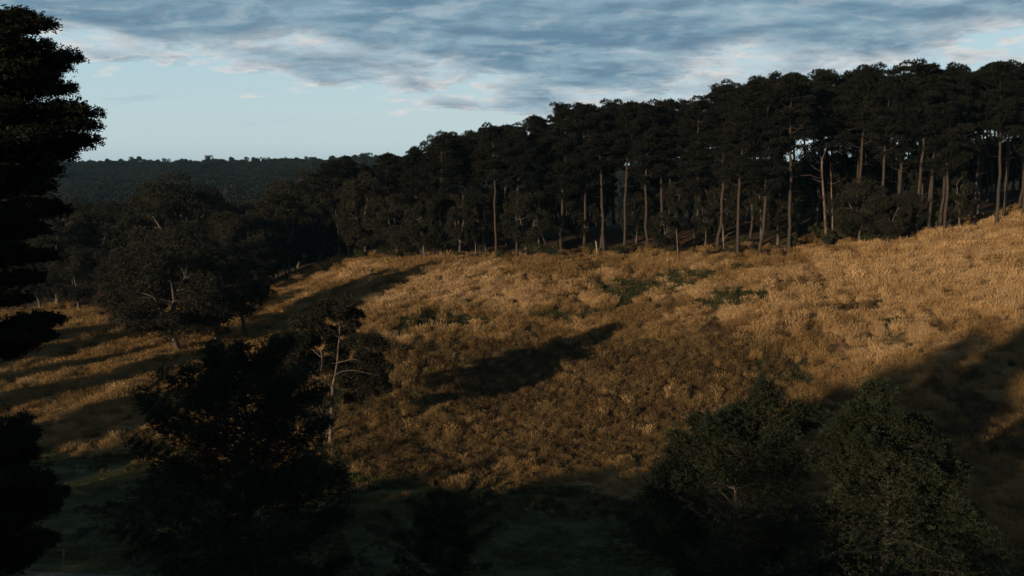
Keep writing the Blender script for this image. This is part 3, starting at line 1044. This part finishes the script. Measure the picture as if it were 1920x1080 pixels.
# ------------------------------------------------------------------ the lone gum with the pale trunk
def build_hero_gum():
    b = hit(618, 836)
    Y0 = b[1]
    t = thing('gum_tree', 'lone gum with pale forked trunk and pale bare limbs standing on the sunlit slope', 'gum tree', b, 0)
    g = np.random.default_rng(77)

    def P(u, v, dy=0.0):
        return at(u, v, Y0 + dy) - b
    G = Geo()
    G.tube([P(618, 846), P(619, 835), P(620, 800), P(622, 760), P(624, 733, .1), P(622, 722, .2)], [.24, .21, .18, .17, .16, .15], 9, .14, g)
    obj('trunk', G.mesh('hero_trunk', M['gum_bark'], True), t)
    lp = []
    limbs = [
        ([(622, 724, .2), (614, 718, 0), (604, 712, -.3), (602, 695, -.4), (604, 672, -.4), (601, 655, -.2), (606, 632, 0)], .12),
        ([(623, 726, .2), (628, 705, .3), (632, 680, .5), (634, 655, .6), (637, 625, .6), (636, 600, .8), (646, 582, 1)], .14),
        ([(632, 680, .5), (646, 677, .2), (660, 673, -.4), (676, 676, -.8)], .06),
        ([(628, 702, .3), (642, 696, -.2), (664, 694, -1), (690, 700, -1.5), (712, 706, -1.4)], .045),
        ([(603, 712, -.3), (585, 706, .4), (565, 697, 1), (548, 690, 1.3)], .06),
        ([(613, 820, 0), (611, 800, -.2), (609, 782, -.4), (600, 764, -.7), (586, 748, -1.0), (574, 742, -1.2)], .07),
        ([(634, 655, .6), (650, 640, 1.2), (672, 632, 1.6), (700, 640, 1.4)], .06),
        ([(604, 672, -.4), (585, 655, .2), (560, 640, .6)], .05),
        ([(636, 610, .8), (620, 596, .6), (604, 588, .4)], .05),
        ([(624, 738, .1), (645, 733, 1), (668, 722, 2)], .05),
        ([(604, 672, -.4), (597, 664, -.9), (594, 656, -1.0)], .03),
    ]
    for pts, r in limbs:
        G = Geo()
        q = np.array([P(*p) for p in pts])
        G.tube(q, np.linspace(r * .85, r * .25, len(q)), 6, .1, g)
        lp.append(q)
        obj('limb', G.mesh('hero_limb', M['gum_bark'], True), t)
    clumps = [(655, 572, 1.2, 14), (640, 582, .6, 10), (600, 590, .5, 13), (632, 600, .5, 11), (585, 600, .8, 9), (575, 632, .5, 14), (552, 640, .5, 13),
              (535, 652, 1, 11), (665, 640, 1.4, 17), (690, 648, 1.4, 15), (712, 650, 1, 12), (650, 655, 1.8, 13), (560, 665, 1, 14), (585, 690, 1.5, 12),
              (670, 700, 1.6, 18), (695, 712, 1.4, 16), (710, 695, .8, 11), (650, 720, 2.2, 14), (675, 725, 2, 13), (548, 692, 1.3, 14), (525, 640, 1, 10),
              (612, 625, 1, 9), (640, 690, 2.4, 13), (590, 645, 1.6, 11), (720, 730, 1.5, 10), (575, 745, -1, 10), (556, 752, -1, 10), (590, 755, -1, 8),
              (618, 572, .6, 9), (600, 612, 1.4, 10), (530, 675, 1.2, 11), (665, 608, 1, 7), (545, 715, 1.5, 11), (690, 735, 1.6, 13), (665, 745, 2.2, 10), (715, 712, 1, 11), (640, 668, 2.2, 11), (625, 655, 1.5, 9), (510, 660, 1.5, 10), (560, 610, 1, 11), (680, 665, 1.6, 12), (520, 700, 2, 11), (622, 648, 2, 11), (612, 682, 2.2, 11), (590, 668, 2, 11), (648, 702, 2.6, 12), (645, 625, 1.8, 11), (668, 592, 1.4, 10), (625, 585, 1.4, 10), (700, 678, 1.8, 13), (565, 655, 2, 12)]
    for (u, v, dy, r) in clumps:
        L = Geo()
        rm = r * 1.4 / FPX * Y0
        c = P(u, v, dy)
        allp = np.concatenate(lp)
        q0 = allp[int(np.argmin(np.linalg.norm(allp - c, axis=1)))]
        W = Geo()
        W.tube(curve(q0, c, g.normal(0, .08, 3), 5), np.linspace(.035, .012, 5), 4)
        for _ in range(7):
            e = c + g.normal(0, rm * .6, 3)
            W.tube(curve(c * .7 + q0 * .3, e, g.normal(0, .05, 3), 4), np.linspace(.014, .005, 4), 3)
        obj('twig', W.mesh('hero_twig', M['grey_bark'], True), t)
        for _ in range(4):
            clump_leaves(L, g, c + g.normal(0, rm * .4, 3) * [1, 1.6, .7], rm * .95, rm * .75, 430, .20, .052, .0, .5, .35)
        obj('foliage_clump', L.mesh('hero_clump', M['gum_leaf']), t)


build_hero_gum()


def make_bush(seed, dead=False):
    g = np.random.default_rng(seed); T = Geo(); L = Geo()
    for i in range(9):
        a = g.random() * 6.28; r = g.uniform(.2, .9); h = g.uniform(.5, 1.5)
        e = np.array((r * math.cos(a), r * math.sin(a), h))
        T.tube(curve((0, 0, -.1), e, g.normal(0, .1, 3), 5), np.linspace(.03, .008, 5), 4)
        if not dead or i < 3:
            clump_leaves(L, g, e, g.uniform(.3, .5), g.uniform(.2, .4), 170, .13, .03, .2, .4)
        for _ in range(4):
            T.tube([e * g.uniform(.4, .9), e + g.normal(0, .3, 3)], [.012, .004], 3)
    return T.mesh('bush_stems', M['grey_bark'], True), L.mesh('bush_leaves', M['scrub_leaf'] if not dead else M['gum_leaf'])


BUSH = [make_bush(800 + i, i > 3) for i in range(6)]
for i in range(70):
    u = rp.uniform(540, 1920)
    p = hit(u, float(np.interp(u, [q[0] for q in EDGE_PX], [q[1] for q in EDGE_PX])))
    x = p[0]; y = p[1] + abs(rp.gauss(0, 4)) - 1.0
    sb = rp.uniform(.5, 1.5)
    t = thing('scrub_bush', 'low scrubby bush growing where the dry grass meets the trees', 'bush', (x, y, gz(x, y)), rp.random() * 6.28,
              (sb, sb, sb * rp.uniform(.8, 1.5)), 'scrub along the forest edge')
    k = rp.randrange(6)
    obj('stems', BUSH[k][0], t); obj('foliage', BUSH[k][1], t)


# bare pale gum in front of the pines, and the dead poles
def bare_tree(name, label, base_px, paths, mat, cat='dead tree', tufts=()):
    b = hit(*base_px)
    t = thing(name, label, cat, b)
    g = np.random.default_rng(int(base_px[0]))
    for i, (pts, r0, r1) in enumerate(paths):
        q = np.array([at(u, v, b[1] + (p[0] if p else 0)) - b for (u, v, *p) in pts])
        if i == 0:
            q = np.vstack([q[:1] - [0, 0, .4], q])
        G = Geo(); G.tube(q, np.linspace(r0, r1, len(q)), 7, .1, g)
        obj('trunk' if i == 0 else 'limb', G.mesh('bare', mat, True), t)
    if tufts:
        L = Geo()
        for (u, v, r) in tufts:
            c = at(u, v, b[1]) - b; rm = r / FPX * b[1]
            clump_leaves(L, g, c, rm, rm * .7, 160, .28, .06, 0, .5, .3)
        obj('crown', L.mesh('bare_crown', M['gum_leaf']), t)


bare_tree('gum_tree', 'bare-limbed pale gum with twisting white branches in front of the dark pines', (1549, 461),
          [([(1549, 461), (1548, 430), (1546, 390), (1543, 350), (1541, 320), (1541, 300)], .26, .12),
           ([(1541, 300), (1535, 285, .3), (1527, 275, .5)], .08, .03), ([(1541, 300), (1548, 282, -.3), (1552, 268, -.5)], .08, .03),
           ([(1542, 335), (1530, 333, -1), (1518, 328, -1.6), (1500, 330, -2), (1486, 332, -2.3)], .08, .02),
           ([(1541, 322), (1528, 316, -.6), (1520, 308, -.9)], .06, .02), ([(1545, 378), (1540, 370, -.5), (1536, 366, -.8)], .05, .02),
           ([(1542, 342), (1530, 338, 1), (1522, 334, 1.5)], .05, .02), ([(1541, 306), (1530, 300, .6), (1524, 290, 1)], .05, .02)],
          M['gum_bark'], 'gum tree', [(1545, 275, 14), (1560, 272, 12), (1530, 282, 8)])
bare_tree('gum_tree', 'second bare pale gum just right of the white-branched one', (1561, 440),
          [([(1561, 440), (1561, 400), (1559, 360), (1558, 330), (1557, 305)], .18, .08), ([(1558, 345), (1566, 343), (1580, 335)], .05, .02),
           ([(1558, 352), (1550, 346)], .05, .02)], M['gum_bark'], 'gum tree', [(1556, 300, 12), (1565, 310, 8)])
bare_tree('dead_tree', 'tall bare grey pole leaning left at the hill shoulder', (638, 492), [([(638, 492), (636, 460), (633, 425), (629, 394)], .22, .08)], M['grey_bark'])
bare_tree('dead_tree', 'thin grey pole leaning left between the tall bare pole and the thin-trunked gum', (656, 488), [([(656, 488), (651, 460), (645, 430)], .12, .04)], M['dead_wood'])
bare_tree('dead_tree', 'bare grey pole standing upright right of the thin leaning one', (665, 486), [([(665, 486), (667, 440), (669, 400), (671, 375)], .2, .1)], M['grey_bark'])
bare_tree('dead_tree', 'pale crooked sapling at the grass edge right of the narrow gum', (887, 487), [([(887, 487), (892, 470), (891, 455), (886, 440)], .09, .03)], M['dead_wood'])
bare_tree('dead_tree', 'short pale sapling stump at the middle of the forest edge', (1120, 483), [([(1120, 483), (1119, 465), (1117, 452)], .16, .12)], M['dead_wood'])
bare_tree('dead_tree', 'pale leaning trunk at the middle left of the forest edge', (1028, 482), [([(1028, 482), (1022, 455), (1012, 430), (1005, 415)], .16, .07)], M['grey_bark'])
bare_tree('dead_tree', 'thin pale dead stem at the grass edge left of the straightest pine', (1272, 487), [([(1272, 487), (1270, 460), (1268, 430)], .07, .03)], M['dead_wood'])
bare_tree('dead_tree', 'thin dead sapling with one arching branch right of the mid-height gum', (1357, 466), [([(1357, 466), (1356, 445), (1355, 420)], .08, .03), ([(1357, 448), (1366, 438, -.5), (1378, 434, -1)], .03, .012)], M['dead_wood'])


def fallen(label, u, v, du, dv, r=.09, rise=.25, twigs=3):
    a = hit(u, v); b = hit(u + du, v + dv)
    t = thing('fallen_branch', label, 'fallen branch', a)
    g = np.random.default_rng(int(u))
    e = b - a
    m = e * .5 + [0, 0, rise]
    G = Geo(); G.tube([(0, 0, .05), m * .6 + [0, 0, .05], m * 1.2, e + [0, 0, rise * .6]], [r, r * .85, r * .6, r * .3], 6, .2, g)
    obj('stem', G.mesh('log', M['dead_wood'], True), t)
    for i in range(twigs):
        s = g.uniform(.3, .9); p = e * s + [0, 0, rise * .6]
        G = Geo(); G.tube([p, p + [g.normal(0, .4), g.normal(0, .3), g.uniform(.2, .7)]], [r * .35, .01], 4)
        obj('twig', G.mesh('twig', M['dead_wood']), t)


fallen('long fallen pale branch on the grass below the broad bushy gum', 1628, 468, 38, -3)
fallen('fallen pale branch at the grass edge near the small leaning gum', 1765, 444, 14, -2, .06)
fallen('short broken upright branch on the grass right of the straight pine', 1834, 433, -3, -1, .05, .7)
fallen('fallen pale branch at the foot of the crooked sapling', 840, 491, 18, 1, .06)
fallen('fallen dark branch on the sunlit shoulder left of the bushy gums', 672, 497, 14, -5, .08)
fallen('fallen sun-bleached log at the foot of the large spreading gum', 318, 668, 16, -6, .11)
fallen('pale fallen branch on the shaded slope inside the forest', 1005, 478, 14, -5, .08)
fallen('fallen thin branches under the dark bushes at the grass edge', 795, 494, 18, -3, .05)


# ------------------------------------------------------------------ near trees
def near_broad(name, label, base_u, Y, top_v, tips, seed, nb=70, Rm=4.6, zlow=2.0, plume=(), lnn=.15):
    rx, _ = ray(base_u, 540)
    rx = (base_u - 960) / FPX
    x = rx * Y; z0 = gz(x, Y)
    t = thing(name, label, 'tree', (x, Y, z0))
    g = np.random.default_rng(seed)
    top = at(base_u, top_v, Y)[2] - z0
    T = Geo(); L = Geo()
    T.tube([(0, 0, -.4), (.1, 0, top * .25), (-.05, .1, top * .55), (0, 0, top * .96)], [.34, .26, .16, .03], 9, .1, g)
    for i in range(nb):
        s = (i + g.random()) / nb
        h = zlow + (top - zlow) * s ** .85
        f = (h - zlow) / (top - zlow)
        R = Rm * max(.22, (1 - max(0, f - .25) ** 1.7 * 1.25)) * min(1, .7 + f) * g.uniform(.45, 1.25)
        a = i * 2.399 + g.normal(0, .35)
        rise = g.uniform(.1, .5) * R
        p0 = np.array((0, 0, max(.6, h - rise * .9)))
        p1 = np.array((R * math.cos(a), R * math.sin(a), min(top, h + rise * .35)))
        bough(T, L, g, p0, p1, .36 * R + .25, int(60 + 40 * R), lnn, .032, .06, .28, .22, .05 + .012 * R, 4, .42, .22)
    for (u, v, dy) in tips:                       # shoots that give the photographed outline
        p1 = at(u, v, Y + dy) - np.array((x, Y, z0))
        hz = max(1.0, p1[2] - .55 * math.hypot(p1[0], p1[1]) - 1.0)
        bough(T, L, g, (0, 0, min(hz, top * .93)), p1, .9, 330, lnn, .032, .05, .25, .35, .07, 4, .42, .25)
    for (u, v, dy, u0, v0) in plume:              # narrow feathery branches
        p1 = at(u, v, Y + dy) - np.array((x, Y, z0)); p0 = at(u0, v0, Y + dy * .5) - np.array((x, Y, z0))
        bough(T, L, g, p0, p1, .30, 150, .14, .016, .10, .45, .05, .03, 4, .24, .35, .9)
    obj('trunk', T.mesh('near_trunk', M['dark_bark'], True), t)
    obj('crown', L.mesh('near_crown', M['broad_leaf']), t)
    return t


near_broad('broadleaf_tree', 'large dark leafy tree in the foreground, left of the lone pale-trunked gum', 450, 46, 675,
           [(300, 700, 0), (262, 735, .5), (285, 790, 0), (350, 690, 1), (395, 672, 0), (445, 652, 0), (505, 668, 0), (545, 640, 0), (575, 690, 1), (600, 730, 0),
            (250, 830, 0), (615, 790, 0), (640, 880, 0), (650, 960, 0), (230, 990, 0), (400, 650, -1), (520, 640, .5), (270, 760, -1), (320, 870, -2),
            (650, 1050, 0), (560, 700, -2), (590, 860, -3)], 501, 95, 5.3, 2.0,
           [(148, 955, 0, 300, 1010), (145, 998, .5, 300, 1015), (205, 945, 0, 290, 990), (235, 1045, 0, 320, 1010)])
near_broad('broadleaf_tree', 'large leafy tree at bottom right with paler sunlit leaves on its upper side', 1395, 47, 790,
           [(1262, 815, 0), (1300, 785, 0), (1360, 780, 0), (1435, 722, 0), (1455, 745, 0), (1400, 765, .5), (1500, 765, 0), (1545, 775, 0), (1235, 870, 0), (1215, 925, 0),
            (1260, 840, 1), (1330, 790, -1), (1210, 1010, 0), (1480, 800, -2), (1540, 850, -1), (1250, 970, -1)], 502, 66, 5.2, 2.0,
           [(1150, 945, 0, 1270, 985), (1180, 985, .5, 1280, 1010), (1165, 965, -.5, 1260, 1000)])
near_broad('broadleaf_tree', 'dark leafy tree in the bottom right corner, right of the one with paler leaves', 1690, 44, 790,
           [(1640, 722, 0), (1600, 775, 0), (1700, 790, .5), (1735, 820, 0), (1760, 850, 0), (1570, 800, 0), (1790, 900, 0), (1830, 960, 0), (1860, 1000, 0),
            (1665, 780, -1), (1620, 820, -2), (1580, 785, .5), (1550, 815, 1), (1555, 870, .5), (1600, 760, 1), (1725, 790, 1), (1765, 830, 1), (1800, 870, 1), (1740, 880, -2), (1580, 870, 0), (1900, 1040, 0)], 503, 66, 5.0, 2.0)
near_broad('young_tree', 'small young feathery tree with upright plumes at the bottom centre', 822, 52, 930,
           [], 504, 26, 1.9, 2.0,
           [(820, 905, 0, 820, 1010), (765, 940, 0, 812, 985), (722, 965, 0, 780, 1040), (690, 990, 0, 775, 1035), (700, 1020, 0, 790, 1060), (895, 900, 0, 850, 1000),
            (920, 925, .5, 850, 1000), (935, 950, 0, 860, 1010), (945, 985, 0, 860, 1040), (915, 1005, -.5, 850, 1030), (885, 1030, 0, 840, 1060), (745, 1050, 0, 800, 1075),
            (855, 930, -.5, 830, 1020), (790, 950, .5, 812, 1020), (880, 945, -.8, 835, 1010), (770, 1000, -.8, 810, 1050), (860, 1060, 0, 830, 1090), (905, 965, -1, 840, 1020),
            (740, 1000, .6, 800, 1060), (800, 975, -.8, 818, 1060), (840, 975, -.8, 826, 1060), (730, 1080, 0, 800, 1110), (920, 1060, 0, 835, 1090)])


def conifer(label, x, y, H, tips, seed, nb, Rm, zlow=2.5, dens=1.0):
    z0 = gz(x, y)
    t = thing('conifer_tree', label, 'conifer', (x, y, z0))
    g = np.random.default_rng(seed)
    T = Geo(); L = Geo()
    T.tube([(0, 0, -.5), (.1, 0, H * .3), (.2, .1, H * .7), (.1, 0, H * .98)], [.6, .48, .25, .05], 10, .1, g)
    for i in range(nb):
        s = (i + g.random()) / nb
        h = zlow + (H - zlow) * s
        if 18.3 < h < 20.8:
            continue
        R = Rm * (.75 + .45 * s) * (1 - .75 * max(0, s - .3) ** 2.2) * g.uniform(.6, 1.05)
        a = i * 2.399 + g.normal(0, .3)
        p0 = (0, 0, h - .1 * R); p1 = (R * math.cos(a), R * math.sin(a), min(H, h + .14 * R))
        bough(T, L, g, p0, p1, .42 * R, int(80 * R * dens), .12, .030, .06, .12, .15, .05 + .02 * R, 3, .26, .07)
    for (u, v, dy) in tips:
        for (du, dv, dd, nn) in ((0, 0, 0, 560), (-22, g.uniform(-6, 10), .8, 360), (-30, g.uniform(-6, 10), -.8, 360)):
            p1 = at(u + du, v + dv, y + dy + dd) - np.array((x, y, z0))
            R = math.hypot(p1[0], p1[1])
            bough(T, L, g, (0, 0, max(1, min(H * .95, p1[2] - .22 * R))), p1, .85, nn, .11, .026, .05, .10, .25, .10, 3, .2, .10)
    obj('trunk', T.mesh('con_trunk', M['dark_bark'], True), t)
    obj('crown', L.mesh('con_crown', M['cypress_leaf']), t)


YC = 30
conifer('huge dark conifer with layered boughs filling the left border against the sky', (-95 - 960) / FPX * YC, YC, 26 + 297 / FPX * YC + .3,
        [(50, 25, 0), (95, 45, 0), (85, 85, -1), (145, 108, 0), (125, 125, 1), (100, 150, 0), (132, 165, 0), (150, 200, .5), (180, 212, 0), (175, 235, -1), (178, 262, 0),
         (160, 270, .5), (130, 292, 0), (105, 320, 0), (90, 350, -.5), (100, 385, 0), (120, 395, .5), (80, 430, 0), (95, 480, 0), (70, 520, 0), (110, 600, 0), (90, 630, -1),
         (60, 645, 0), (40, 560, -1), (30, 650, 1), (60, 815, 0), (40, 830, -1), (62, 850, .5), (118, 925, 0), (105, 945, 1), (85, 905, -1), (95, 1015, 0), (60, 1040, 0), (30, 990, -1),
         (20, 60, -1.5), (60, 130, -2), (30, 200, -2), (90, 250, -2), (20, 320, -2), (50, 400, -2), (20, 900, -2), (30, 470, -2)],
        601, 80, 2.0, 3.0)

# tall trees outside the frame to the left and behind, whose long shadows lie over the flat and the foot of the hill
shade = [(-30, 16, 31.5), (-37.5, 13.5, 30.5), (-45, 10, 29.5), (-53, 5, 27.5), (-27, 3, 22), (-52, 16, 19), (-38, -10, 22), (-17, -4, 23), (-22, -1, 21), (-8, -14, 24), (-58, 0, 21), (-66, 6, 19.5), (-76, 4, 20.5), (-86, 8, 20),
         (-96, 10, 20.5), (-106, 14, 20), (-117, 16, 20.5), (-128, 22, 20), (-58, -10, 22), (-72, -12, 22), (-90, -8, 22), (-108, -4, 22), (-50, -25, 26), (-20, -20, 30),
         (-62, 14, 17), (-80, 18, 17), (-98, 24, 18), (-84, -24, 24), (-120, -2, 23), (-140, 10, 22)]
for i, (q, sb, h, wd) in enumerate([(99, 10, 14, 4.3), (98, -4, 17, 4.0), (114.5, 12, 14, 3.7), (114, -3, 17, 3.4), (125.5, 12, 13, 1.8), (125.5, 0, 15, 1.8),
                                    (136, 14, 15, 4.2), (137, 0, 18, 4.2), (147, 12, 15, 4.0), (146, -2, 18, 4.2), (157, 0, 13, 2.2)]):
    x = -.733 * q + .68 * sb; y = .68 * q + .733 * sb
    place('shade_tree', 'round-crowned tree outside the photo to the left, throwing a shadow stripe over the slope', 'tree', GUMS[(0, 2, 4)[i % 3]],
          (x, y, gz(x, y) - .1), i * 1.7, (wd / 5.5, wd / 5.5, h / 15.4), 'stripe-casting trees beyond the left border')
for i, (x, y, h) in enumerate(shade):
    s = h / 15.0
    place('shade_tree', 'tall tree outside the photo to the left, casting a long shadow over the flat', 'tree', GUMS[(0, 2, 4)[i % 3]],
          (x, y, gz(x, y) - .1), i * 1.3, (s * .62, s * .62, s), 'trees beyond the left border')


# ------------------------------------------------------------------ path and wire fence at the lower left
def build_path_fence():
    def strip(name, pa, w0, mat, lift, seg=30):
        xs = np.linspace(pa[0][0], pa[1][0], seg); ys = np.linspace(pa[0][1], pa[1][1], seg)
        v = []
        for a, b in zip(xs, ys):
            v.append((a, b - w0 / 2, gz(a, b - w0 / 2) + lift)); v.append((a, b + w0 / 2, gz(a, b + w0 / 2) + lift))
        f = np.array([(2 * i, 2 * i + 2, 2 * i + 3, 2 * i + 1) for i in range(seg - 1)])
        return obj(name, mesh_from(name, np.array(v), f, mat), kind='structure')
    a = hit(-60, 1068); b = hit(420, 1094)
    strip('path', (a - [0, .8, 0], b - [0, .8, 0]), 1.9, ground_mat('gravel_path', 'path'), .03)
    fa = hit(-40, 1056); fb = hit(500, 1082)
    t = thing('wire_fence', 'low post and wire fence along the path at the lower left', 'fence', fa)
    n = 5
    tops = []
    for i in range(n):
        p = fa + (fb - fa) * (i / (n - 1)) * .98 + (fb - fa) * .0
        p = p + [1.2, 0, 0]
        zz = gz(p[0], p[1])
        G = Geo(); G.tube([(p[0] - fa[0], p[1] - fa[1], zz - fa[2] - .3), (p[0] - fa[0], p[1] - fa[1], zz - fa[2] + 1.25)], [.075, .065], 7)
        obj('post', G.mesh('post', M['grey_bark']), t)
        tops.append((p[0] - fa[0], p[1] - fa[1], zz - fa[2]))
    for h in (.35, .75, 1.1):
        G = Geo(); G.tube([(q[0], q[1] - .07, q[2] + h) for q in tops], [.014] * n, 4)
        obj('wire', G.mesh('wire', M['grey_bark']), t)


build_path_fence()

def build_haze():
    m, w = mat_new('haze_air')
    v = w.n('ShaderNodeVolumePrincipled', None, Color=(0.36, 0.74, 1.0, 1), Density=HAZE)
    v.inputs['Anisotropy'].default_value = 0.0
    out = w.n('ShaderNodeOutputMaterial')
    w.t.links.new(v.outputs[0], out.inputs['Volume'])
    x = 4400.0; z0, z1 = -27.0, 68.0
    V = np.array([(a, b, c) for c in (z0, z1) for b in (-x, x) for a in (-x, x)])
    F = np.array([(0, 2, 3, 1), (4, 5, 7, 6), (0, 1, 5, 4), (2, 6, 7, 3), (0, 4, 6, 2), (1, 3, 7, 5)])
    obj('haze', mesh_from('haze', V, F, m), kind='stuff', label='thin blue evening air between the hill and the far ridge', category='haze')


build_haze()
print('objects', len(bpy.data.objects))
